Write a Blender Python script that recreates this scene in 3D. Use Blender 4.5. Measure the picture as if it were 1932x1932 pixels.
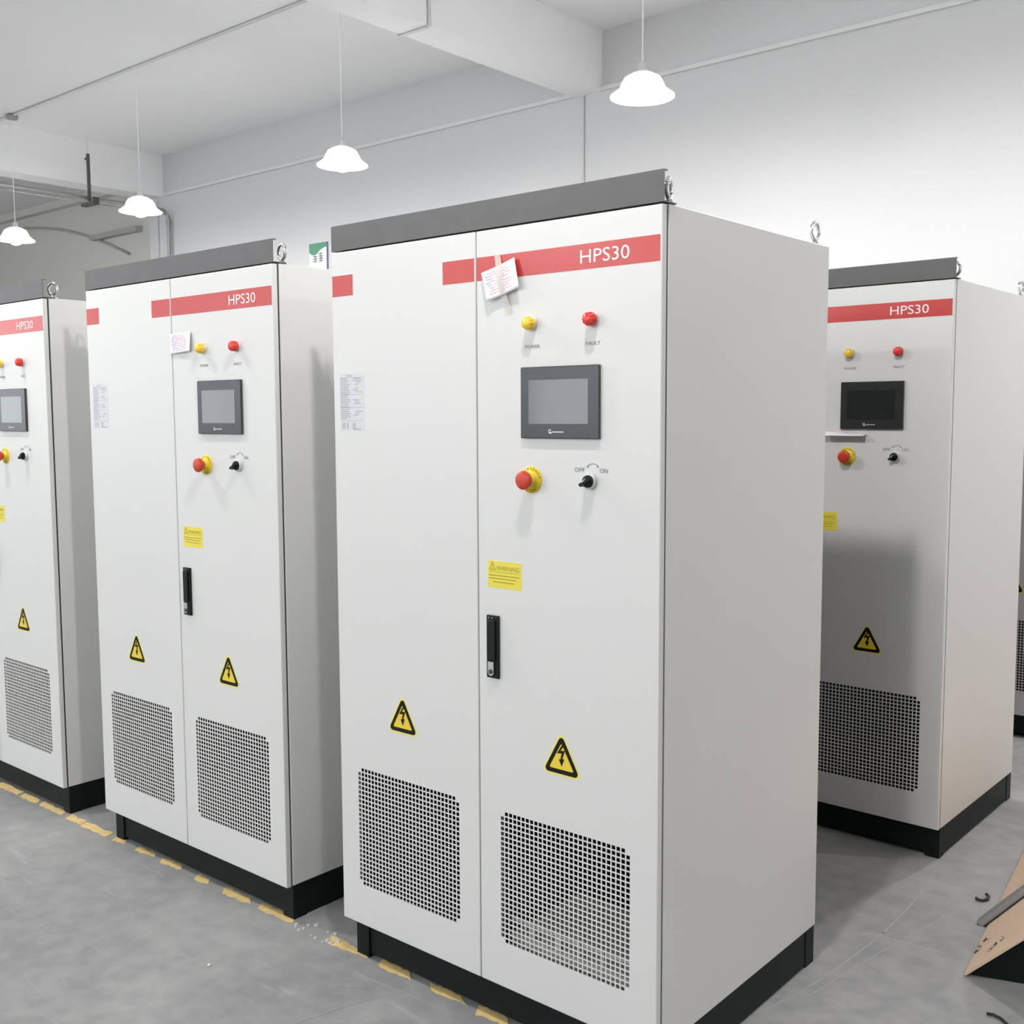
import bpy, bmesh, math, random
from mathutils import Vector, Matrix
random.seed(7)
for o in list(bpy.data.objects): bpy.data.objects.remove(o)
scene = bpy.context.scene
C = scene.collection

# ------------------------------------------------------------------ camera
PIT, ROL, YAW = 0.0891, -0.0045, math.radians(40.3566)
cam = bpy.data.cameras.new('camera'); cam.sensor_width = 36; cam.sensor_fit = 'HORIZONTAL'
cam.lens = 2045.47 / 1932 * 36; cam.clip_start = .05; cam.clip_end = 200
co = bpy.data.objects.new('camera', cam); C.objects.link(co); scene.camera = co
fw = Vector((0, math.cos(PIT), -math.sin(PIT))); up = Vector((0, math.sin(PIT), math.cos(PIT))); rt = Vector((1, 0, 0))
r2 = math.cos(ROL) * rt + math.sin(ROL) * up; u2 = -math.sin(ROL) * rt + math.cos(ROL) * up
m3 = Matrix((r2, u2, -fw)).transposed()
co.matrix_world = Matrix.Translation((0, 0, 1.547)) @ (Matrix.Rotation(YAW, 3, 'Z') @ m3).to_4x4()

# ------------------------------------------------------------------ world, light levels, exposure
w = bpy.data.worlds.new('world'); scene.world = w; w.use_nodes = True
w.node_tree.nodes['Background'].inputs[0].default_value = (.75, .85, 1, 1)
w.node_tree.nodes['Background'].inputs[1].default_value = .3
BULB = 800.0       # strength of the lamp bulbs
SIDE_FILL = 2.0  # glow of the unseen right wall panes added to light cabinet sides
PANE_FILL = 3.15       # glow of the unseen panes added for fill and screen reflections
vs = scene.view_settings
vs.view_transform = 'Standard'; vs.look = 'None'; vs.gamma = 1; vs.use_curve_mapping = False
vs.exposure = 0.06
cy = scene.cycles
cy.max_bounces = 6; cy.diffuse_bounces = 3; cy.glossy_bounces = 3; cy.transmission_bounces = 6; cy.transparent_max_bounces = 6
cy.caustics_reflective = False; cy.caustics_refractive = False
cy.use_adaptive_sampling = True; cy.adaptive_threshold = .06

# ------------------------------------------------------------------ materials
def mat(name, col, rough=.5, metal=0, spec=None, ior=None, noise=0, nscale=8, bump=0, bscale=60, emit=0, coat=0, trans=None):
    m = bpy.data.materials.new(name); m.use_nodes = True
    nt = m.node_tree; b = nt.nodes['Principled BSDF']
    b.inputs['Base Color'].default_value = (*col, 1); b.inputs['Roughness'].default_value = rough
    b.inputs['Metallic'].default_value = metal
    if ior: b.inputs['IOR'].default_value = ior
    if spec is not None: b.inputs['Specular IOR Level'].default_value = spec
    if coat: b.inputs['Coat Weight'].default_value = coat; b.inputs['Coat Roughness'].default_value = .1
    if emit: b.inputs['Emission Color'].default_value = (*col, 1); b.inputs['Emission Strength'].default_value = emit
    tc = nt.nodes.new('ShaderNodeTexCoord')
    if noise:
        n = nt.nodes.new('ShaderNodeTexNoise'); n.inputs['Scale'].default_value = nscale; n.inputs['Detail'].default_value = 2
        nt.links.new(tc.outputs['Object'], n.inputs['Vector'])
        mx = nt.nodes.new('ShaderNodeMix'); mx.data_type = 'RGBA'
        mx.inputs[6].default_value = (*[max(0, c * (1 - noise)) for c in col], 1)
        mx.inputs[7].default_value = (*[min(1, c * (1 + noise)) for c in col], 1)
        nt.links.new(n.outputs['Fac'], mx.inputs[0]); nt.links.new(mx.outputs[2], b.inputs['Base Color'])
    if bump:
        n2 = nt.nodes.new('ShaderNodeTexNoise'); n2.inputs['Scale'].default_value = bscale; n2.inputs['Detail'].default_value = 3
        nt.links.new(tc.outputs['Object'], n2.inputs['Vector'])
        bp = nt.nodes.new('ShaderNodeBump'); bp.inputs['Strength'].default_value = bump; bp.inputs['Distance'].default_value = .002
        nt.links.new(n2.outputs['Fac'], bp.inputs['Height']); nt.links.new(bp.outputs[0], b.inputs['Normal'])
    return m

M = {}
M['powder'] = mat('powder_coat', (.74, .735, .715), .38, noise=.012, nscale=3)
M['header'] = mat('header_paint', (.105, .1, .102), .42, noise=.12, nscale=14, bump=.05, bscale=500)
M['plinth'] = mat('plinth_black', (.005, .0105, .0098), .5, noise=.15, nscale=12, spec=.2)
M['inside'] = mat('cabinet_inside', (.02, .022, .022), .6, noise=.1)
M['gasket'] = mat('gasket_rubber', (.03, .03, .028), .7, noise=.1)
M['rear'] = mat('rear_panel_grey', (.06, .06, .06), .6, noise=.1)  # dark colour chosen to cut light bounced between the cabinet rows
M['filter'] = mat('inner_filter', (.62, .61, .58), .7, noise=.08, nscale=40)
M['red_foil'] = mat('red_foil', (.56, .055, .05), .22, noise=.03, nscale=5)
M['white_ink'] = mat('white_ink', (.85, .84, .82), .35, noise=.01)
M['grey_ink'] = mat('grey_ink', (.16, .16, .165), .6, noise=.05)
M['pale_ink'] = mat('pale_ink', (.42, .42, .44), .6, noise=.05)
M['label_foil'] = mat('label_foil', (.68, .68, .7), .3, noise=.02)
M['chrome'] = mat('zinc_plate', (.72, .72, .73), .22, 1, noise=.08, nscale=20)
M['bezel'] = mat('bezel_plastic', (.03, .031, .033), .25, noise=.05, nscale=30, ior=1.6)
M['screen'] = mat('screen_glass', (.012, .014, .015), .1, noise=.05, ior=1.95)
M['yellow_lens'] = mat('yellow_lens', (.95, .64, .06), .25, noise=.03, nscale=30)
M['red_lens'] = mat('red_lens', (.78, .055, .04), .22, noise=.03, nscale=30)
M['stop_red'] = mat('stop_red', (.58, .045, .02), .35, noise=.03, nscale=30)
M['stop_yellow'] = mat('stop_yellow', (.86, .66, .03), .4, noise=.03, nscale=30)
M['black_plastic'] = mat('black_plastic', (.005, .009, .0085), .4, noise=.1, spec=.25)
M['collar'] = mat('collar_silver', (.62, .63, .63), .35, .3, noise=.05, nscale=30)
M['sign_yellow'] = mat('sign_yellow', (.86, .64, .05), .35, noise=.03, nscale=10)
M['sign_pale'] = mat('sign_pale', (.88, .78, .25), .35, noise=.03, nscale=10)
M['sign_black'] = mat('sign_black', (.01, .009, .005), .45, noise=.05, spec=.2)
M['label_yellow'] = mat('label_yellow', (.85, .72, .08), .4, noise=.04, nscale=30)
M['label_ink'] = mat('label_ink', (.4, .31, .02), .5, noise=.05)
M['paper'] = mat('note_paper', (.86, .85, .87), .7, noise=.03, nscale=20)
M['pink_ink'] = mat('pink_ink', (.74, .38, .47), .7, noise=.05)
M['violet_ink'] = mat('violet_ink', (.43, .32, .54), .7, noise=.05)
M['masking'] = mat('masking_tape', (.84, .78, .7), .6, noise=.04, nscale=30)
M['masking'].node_tree.nodes['Principled BSDF'].inputs['Alpha'].default_value = .6
M['enamel_cap'] = mat('lamp_socket', (.6, .6, .6), .4, noise=.05)
M['cord'] = mat('lamp_cord', (.92, .92, .92), .5, noise=.02)
M['pvc'] = mat('white_pvc', (.72, .72, .72), .45, noise=.03)
M['galv'] = mat('galvanised_steel', (.36, .36, .36), .45, .6, noise=.15, nscale=25)
M['dark_steel'] = mat('dark_steel', (.09, .09, .085), .5, .4, noise=.15, nscale=25)
M['box_grey'] = mat('junction_grey', (.3, .3, .3), .5, noise=.1, nscale=20)
M['recess_cable'] = mat('grey_cable', (.5, .49, .46), .7, noise=.1)
M['sign_green'] = mat('sign_green', (.05, .25, .14), .4, noise=.08, nscale=12)
M['sign_white'] = mat('sign_white', (.72, .77, .76), .4, noise=.03, nscale=12)
M['sign_edge'] = mat('sign_edge', (.15, .17, .25), .4, noise=.05)
M['tape_yellow'] = mat('hazard_yellow', (.78, .58, .25), .6, noise=.25, nscale=30, bump=.3, bscale=200)
M['chip'] = mat('concrete_chip', (.6, .59, .56), .8, noise=.15, nscale=60)
M['card'] = mat('cardboard', (.76, .56, .4), .75, noise=.08, nscale=9, bump=.1, bscale=80)
M['wire'] = mat('wire_black', (.02, .02, .02), .5, noise=.1)
M['bar'] = mat('bar_grey', (.34, .34, .33), .4, .3, noise=.1, nscale=20)
M['scratch'] = mat('scratch', (.385, .385, .38), .6, noise=.1, nscale=60)
M['frame_white'] = mat('window_frame', (.75, .75, .75), .4, noise=.02)

def emat(name, col, s):
    m = bpy.data.materials.new(name); m.use_nodes = True; nt = m.node_tree
    nt.nodes.remove(nt.nodes['Principled BSDF'])
    e = nt.nodes.new('ShaderNodeEmission'); e.inputs[0].default_value = (*col, 1); e.inputs[1].default_value = s
    nt.links.new(e.outputs[0], nt.nodes['Material Output'].inputs[0]); return m
M['bulb'] = emat('bulb_glow', (1, .985, .97), BULB)
M['daylight'] = emat('daylit_pane', (.9, .96, 1), PANE_FILL); M['daylight_side'] = emat('daylit_pane_side', (1, .98, .95), SIDE_FILL)  # emission of the panes added as fill

def shade_mat():
    m = bpy.data.materials.new('lamp_shade_acrylic'); m.use_nodes = True; nt = m.node_tree
    nt.nodes.remove(nt.nodes['Principled BSDF'])
    d = nt.nodes.new('ShaderNodeBsdfDiffuse'); d.inputs[0].default_value = (.85, .85, .85, 1)
    t = nt.nodes.new('ShaderNodeBsdfTranslucent'); t.inputs[0].default_value = (.95, .95, .95, 1)
    x = nt.nodes.new('ShaderNodeMixShader'); x.inputs[0].default_value = .8
    nt.links.new(d.outputs[0], x.inputs[1]); nt.links.new(t.outputs[0], x.inputs[2])
    tr = nt.nodes.new('ShaderNodeBsdfTransparent'); x2 = nt.nodes.new('ShaderNodeMixShader'); x2.inputs[0].default_value = .068
    nt.links.new(x.outputs[0], x2.inputs[1]); nt.links.new(tr.outputs[0], x2.inputs[2])
    nt.links.new(x2.outputs[0], nt.nodes['Material Output'].inputs[0]); return m
M['shade'] = shade_mat()

def plaster(name, col, var=.03):
    m = bpy.data.materials.new(name); m.use_nodes = True; nt = m.node_tree; b = nt.nodes['Principled BSDF']
    b.inputs['Roughness'].default_value = .85
    tc = nt.nodes.new('ShaderNodeTexCoord')
    n = nt.nodes.new('ShaderNodeTexNoise'); n.inputs['Scale'].default_value = .35; n.inputs['Detail'].default_value = 5
    nt.links.new(tc.outputs['Object'], n.inputs['Vector'])
    mx = nt.nodes.new('ShaderNodeMix'); mx.data_type = 'RGBA'
    mx.inputs[6].default_value = (*[c * (1 - var) for c in col], 1); mx.inputs[7].default_value = (*[c * (1 + var) for c in col], 1)
    nt.links.new(n.outputs['Fac'], mx.inputs[0]); nt.links.new(mx.outputs[2], b.inputs['Base Color'])
    n2 = nt.nodes.new('ShaderNodeTexNoise'); n2.inputs['Scale'].default_value = 30
    nt.links.new(tc.outputs['Object'], n2.inputs['Vector'])
    bp = nt.nodes.new('ShaderNodeBump'); bp.inputs['Strength'].default_value = .08; bp.inputs['Distance'].default_value = .005
    nt.links.new(n2.outputs['Fac'], bp.inputs['Height']); nt.links.new(bp.outputs[0], b.inputs['Normal'])
    return m
M['wall'] = plaster('wall_plaster', (.645, .645, .65))
M['ceil'] = plaster('ceiling_plaster', (.93, .93, .935), .02)
M['recess'] = plaster('recess_plaster', (.78, .76, .7), .06)

def concrete():
    m = bpy.data.materials.new('floor_concrete'); m.use_nodes = True; nt = m.node_tree; b = nt.nodes['Principled BSDF']
    L = nt.links.new
    tc = nt.nodes.new('ShaderNodeTexCoord')
    n1 = nt.nodes.new('ShaderNodeTexNoise'); n1.inputs['Scale'].default_value = 1.7; n1.inputs['Detail'].default_value = 9; n1.inputs['Roughness'].default_value = .6; n1.inputs['Distortion'].default_value = .8
    L(tc.outputs['Object'], n1.inputs['Vector'])
    r = nt.nodes.new('ShaderNodeValToRGB')
    r.color_ramp.elements[0].position = .3; r.color_ramp.elements[0].color = (.285, .285, .285, 1)
    r.color_ramp.elements[1].position = .75; r.color_ramp.elements[1].color = (.42, .418, .41, 1)
    L(n1.outputs['Fac'], r.inputs[0])
    n2 = nt.nodes.new('ShaderNodeTexNoise'); n2.inputs['Scale'].default_value = 14; n2.inputs['Detail'].default_value = 8
    L(tc.outputs['Object'], n2.inputs['Vector'])
    r2_ = nt.nodes.new('ShaderNodeValToRGB')
    r2_.color_ramp.elements[0].position = .35; r2_.color_ramp.elements[0].color = (.86, .86, .87, 1)
    r2_.color_ramp.elements[1].position = .7; r2_.color_ramp.elements[1].color = (1.08, 1.08, 1.07, 1)
    L(n2.outputs['Fac'], r2_.inputs[0])
    mul = nt.nodes.new('ShaderNodeMix'); mul.data_type = 'RGBA'; mul.blend_type = 'MULTIPLY'; mul.inputs[0].default_value = 1
    L(r.outputs[0], mul.inputs[6]); L(r2_.outputs[0], mul.inputs[7])
    # trowel scuffs: pale streaks along thin distorted bands
    mp = nt.nodes.new('ShaderNodeMapping'); mp.inputs['Scale'].default_value = (1.2, 9, 1); mp.inputs['Rotation'].default_value = (0, 0, .5)
    L(tc.outputs['Object'], mp.inputs[0])
    n3 = nt.nodes.new('ShaderNodeTexNoise'); n3.inputs['Scale'].default_value = 2.2; n3.inputs['Detail'].default_value = 6; n3.inputs['Distortion'].default_value = 1.5
    L(mp.outputs[0], n3.inputs['Vector'])
    r3 = nt.nodes.new('ShaderNodeValToRGB')
    r3.color_ramp.elements[0].position = .64; r3.color_ramp.elements[0].color = (0, 0, 0, 1)
    r3.color_ramp.elements[1].position = .78; r3.color_ramp.elements[1].color = (.5, .5, .5, 1)
    L(n3.outputs['Fac'], r3.inputs[0])
    mx = nt.nodes.new('ShaderNodeMix'); mx.data_type = 'RGBA'; mx.inputs[7].default_value = (.5, .5, .49, 1)
    L(r3.outputs[0], mx.inputs[0]); L(mul.outputs[2], mx.inputs[6])
    L(mx.outputs[2], b.inputs['Base Color'])
    b.inputs['Roughness'].default_value = .5
    bp = nt.nodes.new('ShaderNodeBump'); bp.inputs['Strength'].default_value = .12; bp.inputs['Distance'].default_value = .003
    L(n2.outputs['Fac'], bp.inputs['Height']); L(bp.outputs[0], b.inputs['Normal'])
    return m
M['floor'] = concrete()

# ------------------------------------------------------------------ mesh helper
class MB:
    def __init__(s): s.v = []; s.f = []; s.m = []; s.mats = []; s.sm = []
    def mi(s, k):
        if k not in s.mats: s.mats.append(k)
        return s.mats.index(k)
    def face(s, pts, k, smooth=False):
        b = len(s.v); s.v += [tuple(p) for p in pts]; s.f.append(list(range(b, b + len(pts)))); s.m.append(s.mi(k)); s.sm.append(smooth)
    def add(s, verts, faces, k, smooth=False):
        b = len(s.v); s.v += [tuple(p) for p in verts]
        for f in faces: s.f.append([b + i for i in f]); s.m.append(s.mi(k)); s.sm.append(smooth)
    def box(s, x0, x1, y0, y1, z0, z1, k):
        v = [(x, y, z) for z in (z0, z1) for y in (y0, y1) for x in (x0, x1)]
        s.add(v, [(0, 2, 3, 1), (4, 5, 7, 6), (0, 1, 5, 4), (2, 6, 7, 3), (0, 4, 6, 2), (1, 3, 7, 5)], k); return s
    def lathe(s, prof, k, seg=24, M4=None, smooth=True):
        """prof: list of (r, h) along +Z; M4 places it. r=0 closes"""
        M4 = M4 or Matrix(); v = []; f = []; rows = []
        for r, h in prof:
            if r < 1e-6: rows.append([len(v)]); v.append(M4 @ Vector((0, 0, h)))
            else:
                rows.append(list(range(len(v), len(v) + seg)))
                for i in range(seg):
                    a = 2 * math.pi * i / seg; v.append(M4 @ Vector((r * math.cos(a), r * math.sin(a), h)))
        for A, B in zip(rows, rows[1:]):
            if len(A) == 1 and len(B) == 1: continue
            for i in range(seg):
                j = (i + 1) % seg
                if len(A) == 1: f.append((A[0], B[j], B[i]))
                elif len(B) == 1: f.append((A[i], A[j], B[0]))
                else: f.append((A[i], A[j], B[j], B[i]))
        s.add(v, f, k, smooth); return s
    def tube(s, path, r, k, seg=8, closed=False):
        P = [Vector(p) for p in path]; n = len(P); v = []; f = []
        for i, p in enumerate(P):
            a = P[i - 1] if (i or closed) else P[i]; b = P[(i + 1) % n] if (i < n - 1 or closed) else P[i]
            t = (b - a).normalized()
            q = Vector((0, 0, 1)) if abs(t.z) < .9 else Vector((1, 0, 0))
            x = t.cross(q).normalized(); y = t.cross(x)
            for j in range(seg):
                g = 2 * math.pi * j / seg; v.append(p + r * (math.cos(g) * x + math.sin(g) * y))
        for i in range(n if closed else n - 1):
            for j in range(seg):
                i2 = (i + 1) % n; f.append((i * seg + j, i * seg + (j + 1) % seg, i2 * seg + (j + 1) % seg, i2 * seg + j))
        if not closed: f += [tuple(range(seg)), tuple((n - 1) * seg + j for j in reversed(range(seg)))]
        s.add(v, f, k, True); return s
    def poly(s, pts, y0, y1, k):
        """outline in the x-z plane, extruded from y0 (back) to y1 (front, smaller y)"""
        n = len(pts); v = [(x, y1, z) for x, z in pts] + [(x, y0, z) for x, z in pts]
        s.add(v, [tuple(range(n))] + [(i, n + i, n + (i + 1) % n, (i + 1) % n) for i in range(n)], k); return s
    def stroke(s, pts, wd, y, k):
        """flat pen stroke on the plane y, facing -y"""
        for (x0, z0), (x1, z1) in zip(pts, pts[1:]):
            d = Vector((x1 - x0, z1 - z0)); 
            if d.length < 1e-7: continue
            d.normalize(); nx, nz = -d.y * wd / 2, d.x * wd / 2
            ex, ez = d.x * wd * .3, d.y * wd * .3
            s.face([(x0 - nx - ex, y, z0 - nz - ez), (x1 - nx + ex, y, z1 - nz + ez), (x1 + nx + ex, y, z1 + nz + ez), (x0 + nx - ex, y, z0 + nz - ez)], k)
        return s
    def mesh(s, name):
        me = bpy.data.meshes.new(name); me.from_pydata(s.v, [], s.f)
        for k in s.mats: me.materials.append(M[k])
        me.polygons.foreach_set('material_index', s.m); me.polygons.foreach_set('use_smooth', s.sm)
        me.update(); 
        bm = bmesh.new(); bm.from_mesh(me); bmesh.ops.remove_doubles(bm, verts=bm.verts, dist=1e-6)
        bm.to_mesh(me); bm.free(); return me
    def build(s, name, parent=None, bevel=0, seg=2, fixn=False):
        me = s.mesh(name)
        if fixn:
            bm = bmesh.new(); bm.from_mesh(me); bmesh.ops.recalc_face_normals(bm, faces=bm.faces); bm.to_mesh(me); bm.free()
        o = bpy.data.objects.new(name, me); C.objects.link(o)
        if parent: o.parent = parent
        if bevel:
            b = o.modifiers.new('bevel', 'BEVEL'); b.width = bevel; b.segments = seg; b.limit_method = 'ANGLE'; b.angle_limit = math.radians(50)
        return o

_tx = {}
def text_mesh(txt):
    """outline of a word in the built-in font: (verts, faces, (x0,x1,y0,y1))"""
    if txt in _tx: return _tx[txt]
    cu = bpy.data.curves.new('lettering', 'FONT'); cu.body = txt; cu.size = 1; cu.resolution_u = 3
    ob = bpy.data.objects.new('lettering', cu); C.objects.link(ob)
    dg = bpy.context.evaluated_depsgraph_get(); dg.update()
    me = bpy.data.meshes.new_from_object(ob.evaluated_get(dg))
    v = [tuple(p.co) for p in me.vertices]; f = [tuple(p.vertices) for p in me.polygons]
    bpy.data.objects.remove(ob); bpy.data.curves.remove(cu); bpy.data.meshes.remove(me)
    xs = [p[0] for p in v]; ys = [p[1] for p in v]
    _tx[txt] = (v, f, (min(xs), max(xs), min(ys), max(ys))); return _tx[txt]
def put_text(mb, txt, x0, x1, z0, z1, y, k):
    v, f, (a, b, c, d) = text_mesh(txt)
    mb.add([(x0 + (p[0] - a) / (b - a) * (x1 - x0), y, z0 + (p[1] - c) / (d - c) * (z1 - z0)) for p in v], f, k)
def put_letter_arc(mb, txt, cx, cz, r, a0, a1, h, y, k, inward=False):
    n = len(txt)
    for i, ch in enumerate(txt):
        v, f, (xa, xb, ya, yb) = text_mesh(ch)
        ang = math.radians(a0 + (a1 - a0) * i / max(1, n - 1)); sc = h / .7
        rot = ang - math.pi / 2 if not inward else ang + math.pi / 2
        px, pz = cx + r * math.cos(ang), cz + r * math.sin(ang)
        out = []
        for p in v:
            lx = (p[0] - (xa + xb) / 2) * sc; lz = (p[1] - .35) * sc
            out.append((px + lx * math.cos(rot) - lz * math.sin(rot), y, pz + lx * math.sin(rot) + lz * math.cos(rot)))
        mb.add(out, f, k)

def empty(name, loc=(0, 0, 0), rz=0):
    o = bpy.data.objects.new(name, None); o.location = loc; o.rotation_euler = (0, 0, rz); o.empty_display_size = .1; C.objects.link(o); return o
def tag(o, label, cat, group=None):
    o['label'] = label; o['category'] = cat
    if group: o['group'] = group
    return o
def struct(o, label=None, cat=None):
    o['kind'] = 'structure'
    if label: o['label'] = label
    if cat: o['category'] = cat
    return o
def copy_tree(o, parent=None):
    c = o.copy(); C.objects.link(c)
    if parent: c.parent = parent
    for ch in list(o.children): copy_tree(ch, c)
    return c

# ------------------------------------------------------------------ room
ZC, ZS, YW, YR = 4.64, 4.16, 7.4, 8.0
XL, XR, YF = -19.0, 4.5, -6.5
XCOL0, XCOL1 = -12.05, -11.73
floor_o = struct(MB().box(XL - .2, XR + .2, YF - .2, YR + .2, -.2, 0, 'floor').build('floor'), 'bare grey concrete workshop floor', 'floor')
struct(MB().box(XL - .2, XR + .2, YF - .2, YR + .2, ZC, ZC + .2, 'ceil').build('ceiling'), 'white plastered workshop ceiling', 'ceiling')
struct(MB().box(XCOL0, XR, YW, YW + .6, 0, ZC, 'wall').build('wall_back'), 'long white wall behind the cabinets', 'wall')
struct(MB().box(XL, XCOL0, YR, YR + .2, 0, ZC, 'recess').build('wall_recess'), 'set back beige grey wall in the far bay', 'wall')
lw = MB(); lw.box(XL - .2, XL, YF, -6.2, 0, ZC, 'wall'); lw.box(XL - .2, XL, -1.2, YR, 0, ZC, 'wall'); lw.box(XL - .2, XL, -6.2, -1.2, 0, 1, 'wall'); lw.box(XL - .2, XL, -6.2, -1.2, 4.1, ZC, 'wall')
struct(lw.build('wall_left'), 'far end wall of the workshop', 'wall')
wf = MB()
for a, b, c, d in ((-6.2, -1.2, 1, 1.06), (-6.2, -1.2, 4.04, 4.1), (-6.2, -6.14, 1.06, 4.04), (-1.26, -1.2, 1.06, 4.04), (-3.73, -3.67, 1.06, 4.04)): wf.box(XL - .15, XL - .05, a, b, c, d, 'frame_white')
wo = struct(wf.build('window_6'), 'white framed daylit window in the left end wall', 'window')
for a, b in ((-6.14, -3.73), (-3.67, -1.26)): MB().box(XL - .11, XL - .1, a, b, 1.06, 4.04, 'daylight').build('pane', wo)  # unseen glowing panes added for the leftmost cabinet's screen to reflect
rw = MB(); rw.box(XR, XR + .2, YF, 3.7, 0, ZC, 'wall'); rw.box(XR, XR + .2, 7.2, YR, 0, ZC, 'wall'); rw.box(XR, XR + .2, 3.7, 7.2, 0, .6, 'wall'); rw.box(XR, XR + .2, 3.7, 7.2, 3.4, ZC, 'wall')
struct(rw.build('wall_right'), 'end wall of the workshop on the right', 'wall')
wf = MB()
for a, b, c, d in ((3.7, 7.2, .6, .66), (3.7, 7.2, 3.34, 3.4), (3.7, 3.76, .66, 3.34), (7.14, 7.2, .66, 3.34), (5.42, 5.48, .66, 3.34)): wf.box(XR + .05, XR + .15, a, b, c, d, 'frame_white')
wo = struct(wf.build('window_7'), 'white framed daylit window in the right end wall', 'window')
for a, b in ((3.76, 5.42), (5.48, 7.14)): MB().box(XR + .1, XR + .11, a, b, .66, 3.34, 'daylight_side').build('pane', wo)  # unseen glowing panes added to brighten the right sides of the cabinets
# unseen front wall; its glowing panes are added for fill and screen reflections
WZ = 4.1
wins = [(-16.4, -13.4), (-12.6, -9.6), (-8.8, -5.8), (-5.0, -2.0), (-1.4, .9)]
fwm = MB(); fwm.box(XL, XR, YF - .2, YF, 0, 1.0, 'wall'); fwm.box(XL, XR, YF - .2, YF, WZ, ZC, 'wall')
xs = [XL] + [q for a in wins for q in a] + [XR]
for a, b in zip(xs[0::2], xs[1::2]): fwm.box(a, b, YF - .2, YF, 1.0, WZ, 'wall')
struct(fwm.build('wall_front'), 'wall with windows facing the cabinet fronts', 'wall')
for i, (a, b) in enumerate(wins):
    wf = MB(); t = .06
    wf.box(a, a + t, YF - .15, YF - .05, 1.0, WZ, 'frame_white'); wf.box(b - t, b, YF - .15, YF - .05, 1.0, WZ, 'frame_white')
    wf.box(a + t, b - t, YF - .15, YF - .05, 1.0, 1.0 + t, 'frame_white'); wf.box(a + t, b - t, YF - .15, YF - .05, WZ - t, WZ, 'frame_white')
    mid = (a + b) / 2; wf.box(mid - t / 2, mid + t / 2, YF - .15, YF - .05, 1.0 + t, WZ - t, 'frame_white')
    wo = struct(wf.build('window_%d' % (i + 1)), 'white framed daylit window, number %s along the front wall' % ['one', 'two', 'three', 'four', 'five'][i], 'window')
    for p, q in ((a + t, mid - t / 2), (mid + t / 2, b - t)):
        MB().box(p, q, YF - .11, YF - .1, 1.0 + t, WZ - t, 'daylight').build('pane', wo)
# down-stand beams running away from the camera
struct(MB().box(-5.58, -5.31, YF, YW, ZS, ZC, 'ceil').build('trim_1'), 'white ceiling beam above the large near cabinet', 'beam')
struct(MB().box(XCOL0, XCOL1, YF, YW, ZS, ZC, 'ceil').build('trim_2'), 'white ceiling beam meeting the wall end on the left', 'beam')
struct(MB().box(XL, XCOL0, YR - .12, YR, ZC - .1, ZC, 'recess').build('trim_3'), 'small cornice strip above the recessed wall', 'trim')

# ------------------------------------------------------------------ conduits and pipes
tr = MB().box(XCOL1 + .02, XR, YW - .024, YW - .002, 4.165, 4.2, 'pvc').build('cable_trunking', bevel=.003)
tag(tr, 'thin white cable trunking running along the long back wall', 'trunking')
tag(MB().tube([(-5.489, YW - .012, 4.165), (-5.489, YW - .012, .3)], .008, 'pvc').build('wall_conduit'), 'thin white conduit dropping down the back wall behind the near cabinet', 'conduit')
tag(MB().tube([(-11.85, YW - .012, 4.14), (-11.85, YW - .012, .3)], .009, 'pvc').build('wall_conduit'), 'thin conduit dropping down the wall end beside the grey pipe', 'conduit')
cd = MB().tube([(XL + .1, 5.4, ZC - .014), (XCOL0 - .02, 5.4, ZC - .014), (XCOL0 - .02, 5.4, ZS - .012), (XCOL1 + .014, 5.4, ZS - .012), (XCOL1 + .014, 5.4, ZC - .014),
                (-5.6, 5.4, ZC - .014), (-5.6, 5.4, ZS - .012), (-5.295, 5.4, ZS - .012), (-5.295, 5.4, ZC - .014), (XR - .1, 5.4, ZC - .014)], .012, 'pvc').build('ceiling_conduit')
tag(cd, 'white conduit crossing the ceiling and stepping under the beams', 'conduit')
jb = MB().lathe([(0, 0), (.055, 0), (.06, .012), (.06, .035), (.03, .04), (.03, .05)], 'box_grey', 16, Matrix.Translation((-11.29, 5.4, ZC - .05))).build('junction_box', cd)
jb['label'] = 'round grey junction box above the leftmost lamp'
arc = [(-11.56, 7.25 + .1 * math.sin(a), 3.875 + .1 * math.cos(a)) for a in [i * math.pi / 12 for i in range(7)]]
gp = MB().tube([(-11.56, YF + .05, 3.975)] + arc + [(-11.56, 7.35, .2)], .02, 'galv', 10).build('steel_pipe')
tag(gp, 'grey steel pipe bending down the back wall at an elbow', 'pipe')
MB().lathe([(.027, -.03), (.027, .03)], 'galv', 12, Matrix.Translation((-11.56, 7.35, 3.84))).build('coupling', gp)
tag(MB().tube([(-11.61, YF + .05, 3.935), (-11.61, 7.38, 3.935)], .007, 'galv', 6).build('thin_conduit'), 'thin grey conduit slung under the steel pipe', 'conduit')
hg = empty('pipe_hanger', (-11.5, 6.33, 3.93))
tag(hg, 'dark steel hanger rod with bracket holding the overhead pipe', 'hanger')
MB().box(-.014, .014, -.014, .014, .0, .51, 'dark_steel').build('hanger_strut', hg)
MB().box(-.055, -.015, -.01, .01, .45, .475, 'dark_steel').build('clamp', hg)
MB().tube([(0, 0, .51), (0, 0, ZC - 3.93)], .004, 'pvc', 6).build('threaded_rod', hg)
br = MB().box(-.15, .12, -.02, .05, -.045, -.015, 'dark_steel'); br.box(.1, .12, -.02, .05, -.015, .03, 'dark_steel'); br.build('bracket', hg)
cb = []
for i in range(13):
    t = i / 12; cb.append((-16.8 + 3.3 * t, YR - .02, 4.42 - .52 * t - .18 * t * t + .1 * math.sin(t * 3.1)))
tag(MB().tube(cb, .018, 'recess_cable', 6).build('slack_cable'), 'slack grey cable drooping across the recessed beige wall', 'cable')
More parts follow.
